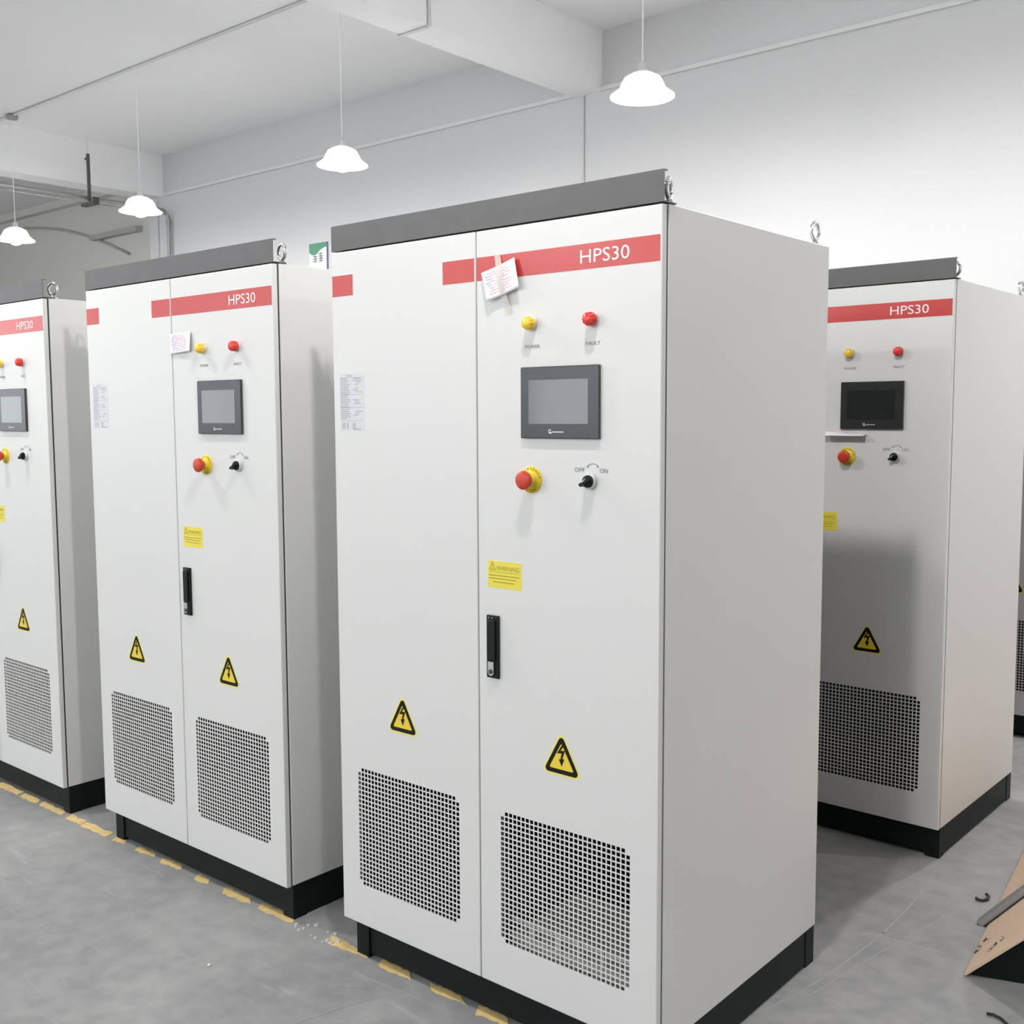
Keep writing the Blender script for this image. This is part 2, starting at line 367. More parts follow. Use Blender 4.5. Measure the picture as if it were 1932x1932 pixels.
tag(MB().box(-14.4, -13.2, YR - .1, YR, 3.99, 4.06, 'recess_cable').build('wall_bracket'), 'dark bracket rail high on the recessed beige wall', 'bracket')

# sign on the back wall
sg = empty('wall_sign', (-9.03, YW, 3.05))
tag(sg, 'small green and white notice sign on the back wall', 'sign')
MB().box(0, .285, -.012, -.002, 0, .275, 'sign_white').build('board', sg)
pts = [(0, .275), (0, .19)] + [(.285 * t, .19 - .055 * math.sin(math.pi * min(1, t * 1.5)) * (1 - t) + .045 * t * t) for t in [i / 10 for i in range(1, 10)]] + [(.285, .225), (.285, .275)]
MB().poly(pts, -.012, -.0135, 'sign_green').build('green_band', sg, fixn=True)
MB().box(.275, .288, -.014, -.002, 0, .275, 'sign_edge').build('edge_strip', sg)
chm = MB()
for cx in (.09, .18):
    for dz in (.165, .14, .115, .09): chm.stroke([(cx - .025, dz), (cx + .03, dz)], .009, -.0130, 'grey_ink')
    chm.stroke([(cx, .175), (cx, .085)], .009, -.0130, 'grey_ink'); chm.stroke([(cx + .02, .14), (cx + .02, .09)], .008, -.0130, 'grey_ink')
chm.build('characters', sg)

# ------------------------------------------------------------------ pendant lamps
def make_lamp():
    r = empty('pendant_lamp')
    prof = [(.185, 0), (.184, .006), (.16, .022), (.132, .045), (.12, .075), (.102, .105), (.065, .125), (.035, .13)]
    sh = MB().lathe(prof, 'shade', 32).build('lamp_shade', r)
    MB().lathe([(.036, .12), (.036, .145), (.026, .15), (.024, .185), (.012, .195), (.006, .2), (0, .2)], 'enamel_cap', 16).build('lamp_socket', r)
    MB().lathe([(0, -.047), (.042, -.034), (.056, 0), (.048, .045), (.03, .1), (0, .112)], 'bulb', 10).build('bulb', r)
    MB().tube([(0, 0, .198), (0, 0, ZC - 3.37 - .026)], .005, 'cord', 6).build('cord', r)
    return r
lamp0 = make_lamp()
lamps = [(-3.588, 5.4, 'glowing white pendant lamp nearest the camera, above the large cabinet'),
         (-6.203, 5.4, 'glowing white pendant lamp second from the right, above the header of the near cabinet'),
         (-8.932, 5.4, 'glowing white pendant lamp hanging beside the pipe elbow'),
         (-11.32, 5.4, 'glowing white pendant lamp at the left edge under the junction box'),
         (-.97, 5.4, 'pendant lamp of the rear row just out of view on the right'),
         (1.65, 5.4, 'pendant lamp of the rear row at the far right end'),
         (-1.15, 1.35, 'pendant lamp overhead in front of the large near cabinet'),
         (-4.5, 1.35, 'pendant lamp overhead in front of the second and third cabinets'),
         (-7.9, 1.35, 'pendant lamp overhead at the left end of the aisle'),
         (-1.3, -2.8, 'pendant lamp behind the camera'),  # unseen third lamp row, added as fill
         (-5.5, -2.8, 'pendant lamp in the open floor left of the camera')]
for i, (x, y, lb) in enumerate(lamps):
    o = lamp0 if i == 0 else copy_tree(lamp0)
    o.location = (x, y, 3.37); tag(o, lb, 'lamp', 'pendant factory lamps')

# ------------------------------------------------------------------ cabinet
W, D, ZB, ZD, ZH, TB = 1.064, .8213, .109, 1.992, 2.06, .0235
SEAM = -.532
GW, GN, GZ0, GZ1, GR = .39, 29, .226, .567, 26      # grille field

def grille_mesh(gx0):
    """perforated plate with real square holes, corner holes left solid"""
    mb = MB(); px = GW / GN; pz = (GZ1 - GZ0) / GR; h = .375
    xl = [gx0 - .006]; zl = [GZ0 - .006]
    for i in range(GN): c = gx0 + (i + .5) * px; xl += [c - h * px, c + h * px]
    for j in range(GR): c = GZ0 + (j + .5) * pz; zl += [c - h * pz, c + h * pz]
    xl.append(gx0 + GW + .006); zl.append(GZ1 + .006)
    nx = len(xl); nz = len(zl); yf, yb = .0, .0018
    def hole(i, j):
        if i % 2 == 0 or j % 2 == 0: return False
        a, b = i // 2, j // 2
        return not ((a in (0, GN - 1)) and (b in (0, GR - 1)))
    v = [(x, yf, z) for z in zl for x in xl]; f = []
    base = len(v); v += [(x, yb, z) for z in zl for x in xl]
    for j in range(nz - 1):
        for i in range(nx - 1):
            a, b, c, d = j * nx + i, j * nx + i + 1, (j + 1) * nx + i + 1, (j + 1) * nx + i
            if hole(i, j):
                for p, q in ((a, b), (b, c), (c, d), (d, a)): f.append((q, p, base + p, base + q))
            else: f.append((a, b, c, d))
    mb.add(v, f, 'powder'); return mb

def make_door(root, x0, x1, gx0, name='door'):
    mb = MB(); xl = [x0, gx0 - .006, gx0 + GW + .006, x1]; zl = [ZB, GZ0 - .006, GZ1 + .006, ZD - .003]; t = .017
    v = [(x, 0, z) for z in zl for x in xl] + [(x, t, z) for z in zl for x in xl]; f = []
    for j in range(3):
        for i in range(3):
            a, b, c, d = j * 4 + i, j * 4 + i + 1, (j + 1) * 4 + i + 1, (j + 1) * 4 + i
            if (i, j) == (1, 1): f += [(q, p, 16 + p, 16 + q) for p, q in ((a, b), (b, c), (c, d), (d, a))]
            else: f += [(a, b, c, d), (16 + d, 16 + c, 16 + b, 16 + a)]
    ring = [0, 1, 2, 3, 7, 11, 15, 14, 13, 12, 8, 4]
    f += [(q, p, 16 + p, 16 + q)[::-1] for p, q in zip(ring, ring[1:] + ring[:1])]
    mb.add(v, f, 'powder'); d = mb.build(name, root)
    bm = bmesh.new(); bm.from_mesh(d.data); bmesh.ops.recalc_face_normals(bm, faces=bm.faces)
    es = [e for e in bm.edges if len(e.link_faces) == 2 and abs(e.calc_face_angle(0)) > 1 and all(abs(q.co.y) < 1e-5 for q in e.verts)
          and (any(abs(q.co.x - k) < 1e-5 for k in (x0, x1) for q in e.verts) or any(abs(q.co.z - k) < 1e-5 for k in (ZB, ZD - .003) for q in e.verts))]
    es = [e for e in es if all((abs(q.co.x - x0) < 1e-5 or abs(q.co.x - x1) < 1e-5 or abs(q.co.z - ZB) < 1e-5 or abs(q.co.z - ZD + .003) < 1e-5) for q in e.verts)]
    bmesh.ops.bevel(bm, geom=es, offset=.0025, segments=2, affect='EDGES', profile=.5)
    bm.to_mesh(d.data); bm.free()
    return d

def rounded_tri(cx, cz, h, base, rad, n=5):
    P = [Vector((cx - base / 2, cz)), Vector((cx + base / 2, cz)), Vector((cx, cz + h))]; out = []
    for i in range(3):
        p, a, b = P[i], (P[i - 1] - P[i]).normalized(), (P[(i + 1) % 3] - P[i]).normalized()
        half = a.angle(b) / 2; d = rad / math.tan(half); c = p + (a + b).normalized() * (rad / math.sin(half))
        s, e = p + a * d, p + b * d
        a0 = math.atan2(s.y - c.y, s.x - c.x); a1 = math.atan2(e.y - c.y, e.x - c.x)
        while a1 < a0: a1 += 2 * math.pi
        if a1 - a0 > math.pi: a1 -= 2 * math.pi
        for k in range(n): g = a0 + (a1 - a0) * k / (n - 1); out.append((c.x + rad * math.cos(g), c.y + rad * math.sin(g)))
    return out

def triangle_sign(door, cx, zb):
    mb = MB(); s = .126; h = s * .9
    def tri(off, rad, y, k):
        q = s - off * 3.2; mb.poly(rounded_tri(cx, zb + off, h - off * 3, q, rad), 0, y, k)
    tri(0, .012, -.0006, 'sign_pale'); tri(.0055, .0085, -.0009, 'sign_black'); tri(.0165, .003, -.0012, 'sign_yellow')
    b = [(.004, .062), (-.013, .036), (.001, .038), (-.003, .022), (-.008, .024), (.001, .006), (.009, .026), (.003, .0245), (.011, .046), (-.002, .044), (.011, .062)]
    mb.face([(cx + x, -.0015, zb + .018 + z) for x, z in b], 'sign_black')
    o = mb.build('warning_triangle', door); o['label'] = 'yellow high voltage warning triangle'; return o

def YM(x, z): return Matrix.Translation((x, 0, z)) @ Matrix.Rotation(math.pi / 2, 4, 'X')   # local +Z points out of the door

def make_cabinet():
    root = empty('power_cabinet')
    # body shell, open to the front
    mb = MB(); t = .012; x0, x1 = -1.052, 0
    o = [(x0, x1), (TB, D), (ZB, ZD)]; n = [(x0 + t, x1 - t), (TB, D - t), (ZB + t, ZD - t)]
    def shell(b, k, inner):
        (a, c), (d, e), (g, h) = b
        F = [[(a, d, g), (a, e, g), (c, e, g), (c, d, g)], [(a, d, h), (c, d, h), (c, e, h), (a, e, h)], [(a, d, g), (a, d, h), (a, e, h), (a, e, g)],
             [(c, d, g), (c, e, g), (c, e, h), (c, d, h)], [(a, e, g), (a, e, h), (c, e, h), (c, e, g)]]
        for q in F: mb.face(q if not inner else q[::-1], k)
    shell(o, 'powder', False); shell(n, 'inside', True)
    A = [(o[0][0], TB, ZB), (o[0][1], TB, ZB), (o[0][1], TB, ZD), (o[0][0], TB, ZD)]; B = [(n[0][0], TB, n[2][0]), (n[0][1], TB, n[2][0]), (n[0][1], TB, n[2][1]), (n[0][0], TB, n[2][1])]
    for i in range(4): mb.face([A[i], A[(i + 1) % 4], B[(i + 1) % 4], B[i]], 'powder')
    mb.build('cabinet_body', root, bevel=.0025)
    MB().box(x0 + .02, x1 - .02, D, D + .004, ZB + .02, ZD - .02, 'rear').build('rear_panel', root)  # unseen dark sheet added to cut bounce light onto the row behind
    # rubber seal seen as the dark gap between door and body
    g = MB(); 
    g.box(x0 + .004, -.004, .0175, TB, ZB + .003, ZB + .02, 'gasket'); g.box(x0 + .004, -.004, .0175, TB, ZD - .02, ZD - .003, 'gasket')
    g.box(x0 + .004, x0 + .02, .0175, TB, ZB + .02, ZD - .02, 'gasket'); g.box(-.02, -.004, .0175, TB, ZB + .02, ZD - .02, 'gasket')
    g.box(SEAM - .012, SEAM + .012, .0175, TB, ZB + .02, ZD - .02, 'gasket'); g.build('door_seal', root)
    # header strip with bottom flange
    h = MB(); h.box(-W, .002, 0, .0025, ZD + .001, ZH, 'header'); h.box(-W, .002, .0025, .05, ZD + .001, ZD + .0035, 'header'); h.box(-W, .002, .0025, .014, ZH - .0025, ZH, 'header')
    h.build('header_strip', root)
    # plinth: corner posts with set back panels
    p = MB(); a, b, c, d = -1.036, -.003, TB + .001, D - .002
    for (q0, q1) in ((a, a + .05), (b - .05, b)):
        for (r0, r1) in ((c, c + .05), (d - .05, d)): p.box(q0, q1, r0, r1, 0, ZB, 'plinth')
    p.box(a + .05, b - .05, c + .006, c + .012, .012, ZB, 'plinth'); p.box(a + .05, b - .05, d - .012, d - .006, .004, ZB, 'plinth')
    p.box(a + .002, a + .008, c + .05, d - .05, .004, ZB, 'plinth'); p.box(b - .008, b - .002, c + .05, d - .05, .004, ZB, 'plinth')
    p.build('plinth', root)
    # eye bolts
    for (ex, ey) in ((-.018, .05), (-.018, .77), (-1.034, .05), (-1.034, .77)):
        e = MB(); R = .0215
        e.tube([(R * math.cos(q), 0, .036 + R * math.sin(q)) for q in [i * 2 * math.pi / 24 for i in range(24)]], .0055, 'chrome', 10, closed=True)
        e.lathe([(0, 0), (.015, 0), (.015, .004), (.009, .008), (.007, .014), (0, .014)], 'chrome', 14)
        eo = e.build('eye_bolt', root); eo.location = (ex, ey, ZD)
    # doors
    GL, GRX = -.9925, -.4635
    dl = make_door(root, -W, SEAM - .002, GL); dr = make_door(root, SEAM + .002, -.0015, GRX)
    for d_, gx in ((dl, GL), (dr, GRX)):
        go = grille_mesh(gx).build('vent_grille', d_); go.location = (0, 0, 0)
        go['label'] = 'perforated square hole ventilation grille'
    for d_, a, b in ((dl, -1.062, -.979), (dl, -.6435, SEAM - .0055), (dr, SEAM + .003, -.0062)):
        MB().box(a, b, -.0004, .0, 1.8705, 1.9262, 'red_foil').build('red_stripe', d_)
    tx = MB(); put_text(tx, 'HPS30', -.2165, -.084, 1.8835, 1.9132, -.0008, 'white_ink'); tx.build('model_lettering', dr)
    triangle_sign(dl, -.808, .694); triangle_sign(dr, -.270, .695)
    # yellow warning label
    wl = MB(); wl.box(-.4985, -.391, -.0005, 0, 1.126, 1.192, 'label_yellow'); Y = -.0008; k = 'label_ink'
    wl.stroke([(-.493, 1.170), (-.4835, 1.189), (-.474, 1.170), (-.493, 1.170)], .0018, Y, k); wl.stroke([(-.4835, 1.183), (-.4835, 1.177)], .0018, Y, k); wl.stroke([(-.4835, 1.1745), (-.4835, 1.173)], .0018, Y, k)
    put_text(wl, 'WARNING', -.4705, -.398, 1.1695, 1.1805, Y, k)
    wl.stroke([(-.494, 1.1655), (-.396, 1.1655)], .0009, Y, k)
    for z, a, b in ((1.1565, -.4945, -.396), (1.149, -.4945, -.406), (1.1405, -.482, -.414)):
        x = a
        while x < b - .004:
            q = random.uniform(.003, .0085); wl.stroke([(x, z), (min(b, x + q), z)], .0022, Y, k); x += q + .0018
    wl.build('warning_label', dr)['label'] = 'yellow warning label'
    # specification label: a table of small grey print
    sl = MB(); sl.box(-1.0385, -.940, -.0004, 0, 1.507, 1.662, 'label_foil'); Y = -.0007
    put_text(sl, 'HPS30', -1.012, -.985, 1.6525, 1.6585, Y, 'pale_ink')
    z = 1.648; r = random.Random(3)
    while z > 1.535:
        sl.stroke([(-1.036, z), (-1.036 + r.uniform(.02, .042), z)], .0022, Y, 'pale_ink')
        x = -.99
        if r.random() < .8: sl.stroke([(x + r.uniform(0, .02), z), (x + r.uniform(.025, .044), z)], .002, Y, 'pale_ink')
        z -= .0052
    for z in (1.6505, 1.605, 1.57, 1.534): sl.stroke([(-1.037, z), (-.9415, z)], .0009, Y, 'pale_ink')
    for x in (-1.0285, -1.02, -1.008, -.985, -.978): sl.stroke([(x, 1.527), (x, 1.513)], .004, Y, 'pale_ink')
    sl.stroke([(-.985, 1.511), (-.955, 1.511)], .003, Y, 'pale_ink')
    sl.build('specification_label', dl)
    # indicator lamps
    for x, z, key, cap, a, b in ((-.3565, 1.7592, 'yellow_lens', 'POWER', -.3774, -.3327), (-.1812, 1.7586, 'red_lens', 'FAULT', -.2, -.1610)):
        ind = MB().lathe([(.0168, 0), (.0168, .004), (.013, .006), (0, .006)], 'collar', 24, YM(x, z)).build('indicator_lamp', root)
        le = MB()
        le.lathe([(.0155, .004), (.0158, .012), (.0148, .014), (.0136, .0145), (.0132, .022), (.0118, .0245), (0, .0255)], key, 20, YM(x, z), True)
        for i in range(10):
            q = 2 * math.pi * i / 10; Mx = YM(x, z) @ Matrix.Rotation(q, 4, 'Z')
            vv = [Mx @ Vector(p) for p in [(.0125, -.0018, .013), (.0155, -.0018, .013), (.0155, .0018, .013), (.0125, .0018, .013), (.0125, -.0014, .0235), (.0143, -.0014, .023), (.0143, .0014, .023), (.0125, .0014, .0235)]]
            le.add(vv, [(0, 3, 2, 1), (4, 5, 6, 7), (0, 1, 5, 4), (1, 2, 6, 5), (2, 3, 7, 6), (3, 0, 4, 7)], key)
        le.build('lens', ind)['label'] = key.split('_')[0] + ' indicator lens'
        c_ = MB(); put_text(c_, cap, a, b, 1.7022, 1.7102, -.0006, 'grey_ink'); c_.build('caption', ind)
    # touch panel
    tp = MB().box(-.3853, -.1588, -.009, 0, 1.4925, 1.6585, 'bezel').build('touch_panel', root, bevel=.0022)
    MB().box(-.3605, -.188, -.0094, -.0085, 1.5265, 1.628, 'screen').build('screen', tp)['label'] = 'dark glossy display'
    lg = MB(); Y = -.0095
    lg.stroke([(-.300, 1.506), (-.300, 1.513), (-.2945, 1.513), (-.2945, 1.509)], .0014, Y, 'white_ink'); lg.stroke([(-.2975, 1.506), (-.2925, 1.506)], .003, Y, 'white_ink')
    lg.stroke([(-.2895, 1.508), (-.2575, 1.508)], .0024, Y, 'collar'); lg.build('logo', tp)
    # emergency stop
    ex, ez = -.3592, 1.395
    es = MB().lathe([(.032, 0), (.032, .002), (.0, .0021)], 'stop_yellow', 32, YM(ex, ez)).build('emergency_stop', root)
    MB().lathe([(.0165, .002), (.0165, .011), (.0125, .013), (.0125, .02), (0, .02)], 'stop_yellow', 24, YM(ex, ez)).build('stop_collar', es)
    MB().lathe([(.0125, .012), (.015, .018), (.0205, .0235), (.0225, .028), (.0222, .033), (.0205, .0355), (.012, .0372), (0, .0376)], 'stop_red', 28, YM(ex, ez)).build('mushroom_head', es)['label'] = 'red mushroom push button'
    el = MB(); put_letter_arc(el, 'EMERGENCY', ex, ez, .0262, 165, 15, .0066, -.0025, 'sign_black'); el.build('emergency_lettering', es)
    el = MB(); put_letter_arc(el, 'STOP', ex, ez, .0262, 245, 295, .0066, -.0025, 'sign_black', True); el.build('stop_lettering', es)
    # selector switch
    sx, sz = -.1865, 1.3975
    sw = MB().lathe([(.0185, 0), (.0185, .007), (.0172, .0095), (.0145, .01), (0, .01)], 'collar', 28, YM(sx, sz)).build('selector_switch', root)
    kb = MB(); kb.lathe([(.0142, .009), (.0142, .0145), (.0125, .0165), (0, .017)], 'black_plastic', 24, YM(sx, sz))
    Mk = YM(sx, sz) @ Matrix.Rotation(math.radians(212), 4, 'Z')
    vv = [Mk @ Vector(p) for p in [(-.0145, -.0052, .012), (.0185, -.004, .012), (.0185, .004, .012), (-.0145, .0052, .012), (-.013, -.0045, .0265), (.0172, -.003, .0265), (.0172, .003, .0265), (-.013, .0045, .0265)]]
    kb.add(vv, [(0, 3, 2, 1), (4, 5, 6, 7), (0, 1, 5, 4), (1, 2, 6, 5), (2, 3, 7, 6), (3, 0, 4, 7)], 'black_plastic')
    kb.build('knob', sw, bevel=.0008)
    mk = MB(); mk.add([Mk @ Vector(p) for p in [(-.006, -.0035, .0268), (-.0045, -.0044, .0268), (.0065, -.0024, .0268), (.0062, -.0008, .0268)]], [(0, 1, 2, 3)], 'white_ink'); mk.build('pointer_mark', sw)
    sc = MB(); put_text(sc, 'OFF', -.2315, -.2035, 1.4175, 1.4275, -.0006, 'grey_ink'); put_text(sc, 'ON', -.1615, -.1393, 1.4170, 1.4268, -.0006, 'grey_ink')
    arc_ = [(-.1805 + .0225 * math.cos(math.radians(q)), 1.4145 + .0225 * math.sin(math.radians(q))) for q in range(135, 44, -10)]
    sc.stroke(arc_, .0012, -.0006, 'grey_ink')
    for (px, pz), sgn in ((arc_[0], -1), (arc_[-1], 1)): sc.face([(px - sgn * .004, -.0006, pz + .004), (px + sgn * .002, -.0006, pz - .0025), (px - sgn * .0045, -.0006, pz - .0005)], 'grey_ink')
    sc.build('switch_lettering', sw)
    # swing handle with lock
    ha = MB().box(-.4988, -.4606, -.008, 0, .9005, 1.057, 'black_plastic').build('door_handle', root, bevel=.002)
    MB().box(-.4925, -.4675, -.0135, -.008, .944, 1.046, 'black_plastic').build('lever', ha, bevel=.003)
    lk = MB(); pts = [(-.491, .942), (-.491, .918)] + [(-.4815 + .0095 * math.cos(math.radians(q)), .9165 + .0095 * math.sin(math.radians(q))) for q in range(190, 351, 20)] + [(-.472, .918), (-.472, .942)]
    lk.poly(pts, -.008, -.0125, 'chrome'); lk.build('lock', ha, fixn=True)
    ky = MB(); ky.lathe([(.0062, 0), (.0062, .002), (.0045, .0022), (0, .0022)], 'dark_steel', 16, Matrix.Translation((-.4815, -.0125, .9175)) @ Matrix.Rotation(math.pi / 2, 4, 'X')); ky.build('keyhole', ha)
    sp = MB()
    for x in (-.490, -.4785): sp.lathe([(0, .0), (.0022, 0), (.0016, .002), (0, .0024)], 'chrome', 8, Matrix.Translation((x, -.008, 1.0505)) @ Matrix.Rotation(math.pi / 2, 4, 'X'))
    sp.build('pivot_pin', ha)
    return root

cab0 = make_cabinet()
spots = [(-1.2611, 1.9789, 0, 'large white cabinet in front with a tilted paper note taped over its red stripe', (110, 90, 20, 20)),
         (-2.5976, 1.9880, .053, 'white cabinet second in the front row, with a square note beside its yellow lamp', (169, 40, 20, 20)),
         (-3.9886, 1.9934, -.226, 'white cabinet cut off by the left edge of the picture', (198, 30, 20, 20)),
         (-1.2350, 3.7204, -.759, 'white cabinet behind the large one, on the right with a dark screen', (153, 85, 20, 20)),
         (-1.2250, 5.4250, -.5, 'white cabinet farthest back, only a sliver showing at the right edge', (30, 30, 20, 20))]
spots += [(-2.60, 3.722, 0, 'white cabinet of the second row, standing behind the gap left of the large cabinet', (20, 20, 20, 20)),  # unseen cabinets added to keep lamp light out of the gap between rows
          (-3.99, 3.73, 0, 'white cabinet of the second row, standing behind the second cabinet', (20, 20, 20, 20)),
          (-2.60, 5.43, 0, 'white cabinet of the third row, hidden behind the front rows', (20, 20, 20, 20))]
cabs = []
for i, (x, y, rz, lb, eb) in enumerate(spots):
    o = cab0 if i == 0 else copy_tree(cab0)
    o.location = (x, y, 0); o.rotation_euler = (0, 0, math.radians(rz)); tag(o, lb, 'cabinet', 'power cabinets')
    for e, a in zip([c for c in o.children if c.name.startswith('eye_bolt')], eb): e.rotation_euler = (0, 0, math.radians(a))
    cabs.append(o)
# pale fan tray seen low behind the right grille of the near cabinet
ft = MB(); ft.box(-.475, -.06, .05, .35, .2, .2285, 'filter')
for x in (-.405, -.325, -.262, -.19): ft.box(x, x + .009, .05, .056, .2285, .275, 'filter')
ft.box(-.475, -.06, .054, .058, .262, .268, 'filter')
ft.build('fan_tray', cab0)

# ------------------------------------------------------------------ paper notes
def note(name, cab, corners, lift, label, tape=None, seed=1):
    """corners tl,tr,br,bl in door coordinates (x,z); lift(u,v) distance off the door"""
    r = random.Random(seed); cx, cy = cab.location.x, cab.location.y; rz = cab.rotation_euler.z
    mw = Matrix.Translation((cx, cy, 0)) @ Matrix.Rotation(rz, 4, 'Z')
    def P(u, v, off=0):
        tl, tr, br, bl = [Vector(c) for c in corners]
        q = (tl * (1 - u) + tr * u) * (1 - v) + (bl * (1 - u) + br * u) * v
        return mw @ Vector((q.x, -.0012 - lift(u, v) - off, q.y))
    mb = MB(); N = 10
    g = [P(i / N, j / N) for j in range(N + 1) for i in range(N + 1)]
    mb.add(g, [(j * (N + 1) + i, (j + 1) * (N + 1) + i, (j + 1) * (N + 1) + i + 1, j * (N + 1) + i + 1) for j in range(N) for i in range(N)], 'paper', True)
    o = mb.build(name); o.modifiers.new('thickness', 'SOLIDIFY').thickness = .0004
    o.modifiers['thickness'].offset = 1
    ink = MB()
    for row in range(8):
        v = .12 + row * .1; u = .06 + r.uniform(0, .1)
        while u < .88 - r.uniform(0, .2):
            k = 'violet_ink' if (u < .25 or r.random() < .2) else 'pink_ink'
            a = P(u, v + r.uniform(-.03, .03), .0006); b = P(u + .035, v + r.uniform(-.03, .03), .0006); s = (b - a); n = Vector((-s.z, 0, s.x)).normalized() * .0009
            ink.face([a - n, b - n, b + n, a + n], k); u += r.choice((.03, .035, .035, .06))
    ink.build('handwriting', o)
    if tape:
        tm = MB(); (x0, z0), (x1, z1), wd = tape; n = 12; v = []
        for i in range(n + 1):
            t = i / n; x = x0 + (x1 - x0) * t; z = z0 + (z1 - z0) * t
            yy = -.0012 - .0085 * math.exp(-((t - .5) / .3) ** 4) - .0014
            v += [mw @ Vector((x - wd / 2, yy, z)), mw @ Vector((x + wd / 2, yy - .0006 * math.sin(9 * t), z))]
        tm.add(v, [(2 * i, 2 * i + 2, 2 * i + 3, 2 * i + 1) for i in range(n)], 'masking', True)
        tm.build('masking_tape', o)
    return tag(o, label, 'note', 'handwritten paper notes')
note('paper_note', cabs[0], [(-.5076, 1.8873), (-.4023, 1.9149), (-.3832, 1.8436), (-.486, 1.8177)], lambda u, v: .003 + .012 * abs(u - .45) ** 1.5 + .006 * v,
     'tilted handwritten note taped over the red stripe of the large cabinet', ((-.4615, 1.928), (-.425, 1.787), .019), 1)
note('paper_note', cabs[1], [(-.536, 1.811), (-.419, 1.816), (-.416, 1.753), (-.537, 1.747)], lambda u, v: .002 + .008 * v * u,
     'small square handwritten note beside the yellow lamp of the second cabinet', None, 5)
# folded out note on the rear cabinet, seen almost edge on
fn = MB(); N = 8; v = []
mw = Matrix.Translation((cabs[3].location.x, cabs[3].location.y, 0)) @ Matrix.Rotation(cabs[3].rotation_euler.z, 4, 'Z')
for i in range(N + 1):
    for j in range(N + 1):
        a, b = i / N, j / N; v.append(mw @ Vector((-.45 + .16 * a, -.002 - .028 * b, 1.487 - .012 * a - .006 * b - .012 * b * b * (1 - a))))
fn.add(v, [(i * (N + 1) + j, i * (N + 1) + j + 1, (i + 1) * (N + 1) + j + 1, (i + 1) * (N + 1) + j) for i in range(N) for j in range(N)], 'paper', True)
fo = fn.build('paper_note'); fo.modifiers.new('thickness', 'SOLIDIFY').thickness = .0008
pk = MB(); r = random.Random(4)
for q in range(14):
    a = mw @ Vector((-.44 + .008 * q, -.004 - r.uniform(.003, .02), 1.4885 - .0006 * q)); pk.face([a, a + Vector((.006, .001, -.0004)), a + Vector((.006, -.003, -.001)), a + Vector((0, -.004, -.0006))], 'pink_ink')
pk.build('handwriting', fo)
tag(fo, 'note curling outwards below the dark screen of the rear cabinet', 'note', 'handwritten paper notes')

# ------------------------------------------------------------------ floor: worn tape, chips, scratches
ft_ = empty('floor_marking_tape', (-3, 1.98, 0)); tag(ft_, 'worn yellow hazard marking tape along the front of the cabinet row', 'floor tape')
def frag(pts, z, k, name, parent, org=(-3, 1.98, 0)):
    mb = MB(); n = len(pts); T = .0012
    mb.add([(x - org[0], y - org[1], z) for x, y in pts] + [(x - org[0], y - org[1], z + T) for x, y in pts], [tuple(range(n, 2 * n))] + [(i, (i + 1) % n, n + (i + 1) % n, n + i) for i in range(n)], k)
    return mb.build(name, parent, fixn=True)
r = random.Random(11)
pieces = [(-4.72, -4.56), (-4.55, -4.36), (-4.34, -4.21), (-4.18, -4.0), (-3.96, -3.85), (-3.84, -3.66), (-3.62, -3.54), (-3.47, -3.36), (-3.31, -3.19), (-3.1, -3.02), (-2.93, -2.8), (-2.75, -2.59), (-2.40, -2.25), (-2.19, -2.06), (-1.985, -1.87), (-1.815, -1.71), (-1.64, -1.55), (-1.47, -1.36)]
for a, b in pieces:
    n = 9; y0, y1 = 1.974 + r.uniform(-.002, .008), 2.022
    lo = [(a + (b - a) * i / n + r.uniform(-.006, .006), y0 + r.uniform(0, .011) + .008 * i / n) for i in range(n + 1)]
    hi = [(b - .035 + r.uniform(0, .02) - (b - a) * i / n, y1 + r.uniform(-.008, .004)) for i in range(n + 1)]
    frag(lo + hi, .0002, 'tape_yellow', 'tape_fragment', ft_)
ch = empty('concrete_crumbs', (-2.47, 1.98, 0)); tag(ch, 'pale crumbs of concrete on the floor between the two nearest cabinets', 'debris')
for i in range(16):
    x, y = -2.47 + r.uniform(-.1, .09), 1.985 + r.uniform(-.02, .05); s = r.uniform(.004, .012)
    mb = MB(); mb.lathe([(0, 0), (s, 0), (s * .8, s * .5), (0, s * .6)], 'chip', 6, Matrix.Translation((x + 2.47, y - 1.98, .0002)) @ Matrix.Rotation(r.uniform(0, 3), 4, 'Z'), False); mb.build('crumb', ch)
for line, wd in (([(-1.26, 2.45), (-1.222, 2.591), (-1.195, 2.8), (-1.182, 2.98), (-1.176, 3.15), (-1.18, 3.3), (-1.192, 3.48), (-1.21, 3.645)], .007), ([(-1.19, 2.62), (-1.165, 2.8), (-1.132, 3.0), (-1.09, 3.22), (-1.05, 3.42)], .004), ([(-2.15, 1.62), (-2.1, 1.8), (-2.04, 1.95)], .003), ([(-2.22, 1.83), (-2.06, 1.93)], .003), ([(-1.28, 3.03), (-1.16, 3.1)], .004)):
    mb = MB()
    for (x0, y0), (x1, y1) in zip(line, line[1:]):
        d = Vector((x1 - x0, y1 - y0)).normalized(); nx, ny = -d.y * wd / 2, d.x * wd / 2
        mb.face([(x0 - nx, y0 - ny, .0006), (x1 - nx, y1 - ny, .0006), (x1 + nx, y1 + ny, .0006), (x0 + nx, y0 + ny, .0006)], 'scratch')
    mb.build('scratch', floor_o)
tag(MB().lathe([(0, 0), (.006, 0), (.005, .004), (0, .006)], 'white_ink', 8, Matrix.Translation((-2.56, 1.682, .0005))).build('paper_speck'), 'tiny white speck lying alone on the open floor', 'debris')

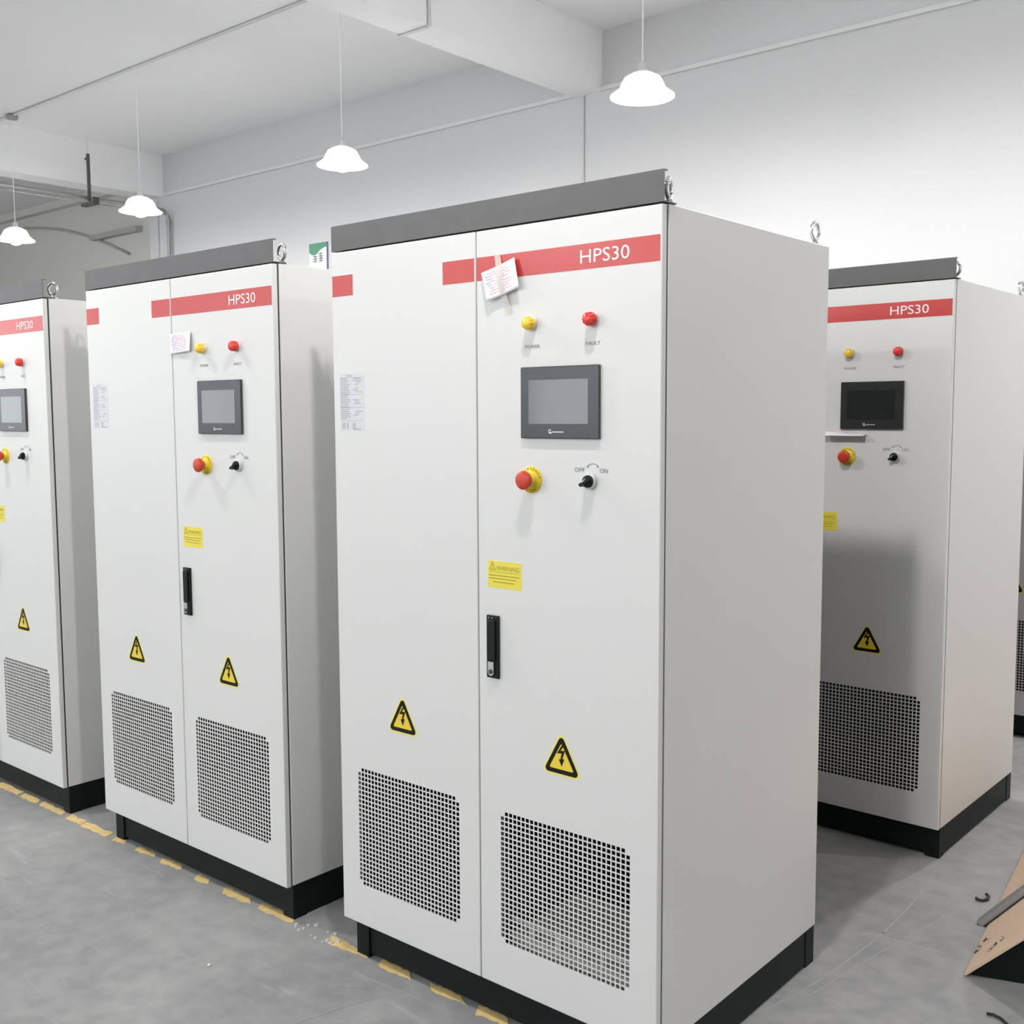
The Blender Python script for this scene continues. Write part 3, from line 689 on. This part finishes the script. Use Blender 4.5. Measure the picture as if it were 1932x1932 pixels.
# ------------------------------------------------------------------ cardboard, bar and wire ends at the right
P0 = Vector((-.904, 2.986, .003)); V = Vector((-.116, .993, 0)).normalized(); U = Vector((.7, .08, .7)).normalized(); Nn = U.cross(V).normalized()
def S(u, v, h=0): return P0 + U * u + V * v + Nn * h
cs = MB(); t = .006; Ls, Wd = 1.5, .62
q = [S(0, 0), S(Wd, 0), S(Wd, Ls), S(0, Ls)]; q2 = [p + Nn * t for p in q]
cs.add(q + q2, [(0, 3, 2, 1), (4, 5, 6, 7)] + [(i, (i + 1) % 4, 4 + (i + 1) % 4, 4 + i) for i in range(4)], 'card')
cso = cs.build('cardboard_sheet', fixn=True); tag(cso, 'tan cardboard sheet propped up at the lower right corner', 'cardboard')
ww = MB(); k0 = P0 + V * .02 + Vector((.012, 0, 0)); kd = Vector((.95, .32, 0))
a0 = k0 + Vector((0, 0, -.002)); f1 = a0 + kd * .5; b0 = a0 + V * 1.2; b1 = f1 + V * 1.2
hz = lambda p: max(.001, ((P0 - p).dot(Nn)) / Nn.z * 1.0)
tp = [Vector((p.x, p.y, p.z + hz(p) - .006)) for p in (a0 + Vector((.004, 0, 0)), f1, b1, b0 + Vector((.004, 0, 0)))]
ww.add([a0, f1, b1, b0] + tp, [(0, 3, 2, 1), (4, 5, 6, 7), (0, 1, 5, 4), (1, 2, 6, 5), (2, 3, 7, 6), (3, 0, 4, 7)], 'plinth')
tag(ww.build('steel_wedge', fixn=True), 'black steel support under the propped cardboard sheet', 'support')  # dark solid added to stand in for the shade beneath the sheet
bo = MB()
def bar(u0, v0, u1, v1, wd, h0, h1, k):
    d = Vector((u1 - u0, v1 - v0)).normalized(); n = Vector((-d.y, d.x)) * wd / 2
    pts = [(u0 - n.x, v0 - n.y), (u1 - n.x, v1 - n.y), (u1 + n.x, v1 + n.y), (u0 + n.x, v0 + n.y)]
    vv = [S(a, b, h0) for a, b in pts] + [S(a, b, h1) for a, b in pts]
    bo.add(vv, [(0, 3, 2, 1), (4, 5, 6, 7)] + [(i, (i + 1) % 4, 4 + (i + 1) % 4, 4 + i) for i in range(4)], k)
bar(-.03, .36, .4, .52, .05, .0075, .011, 'wire'); bar(-.03, .365, .4, .525, .05, .011, .026, 'bar')
b_ = bo.build('metal_bar', fixn=True); tag(b_, 'flat grey metal bar lying across the cardboard sheet', 'bar')
# debris screws on the sheet
for i, (u, v) in enumerate(((.012, .13), (.018, .16), (.03, .19), (.075, .07), (.09, .085), (.11, .1))):
    mb = MB(); rr = random.Random(i); a = S(u, v, .0095); d = (U * rr.uniform(-1, 1) + V * rr.uniform(-1, 1)).normalized()
    mb.tube([a - d * .008, a + d * .006], .0022, 'chrome' if i % 2 else 'dark_steel', 6); mb.tube([a + d * .006, a + d * .009], .0035, 'chrome', 6)
    tag(mb.build('loose_screw'), 'tiny loose screw lying on the edge of the cardboard sheet', 'screw', 'loose screws on the cardboard')
tag(MB().tube([(-1.036, 3.497, .006), (-1.026, 3.490, .006), (-1.014, 3.492, .006), (-1.005, 3.51, .006), (-1.008, 3.535, .006), (-1.02, 3.548, .006)], .0045, 'wire', 6).build('wire_scrap'), 'hooked scrap of black wire on the floor near the cardboard', 'wire')
tag(MB().tube([(-.80, 2.822, .005), (-.785, 2.828, .005), (-.765, 2.822, .005), (-.74, 2.80, .005)], .0035, 'wire', 6).build('wire_scrap'), 'black wire scrap on the floor at the bottom right corner', 'wire')
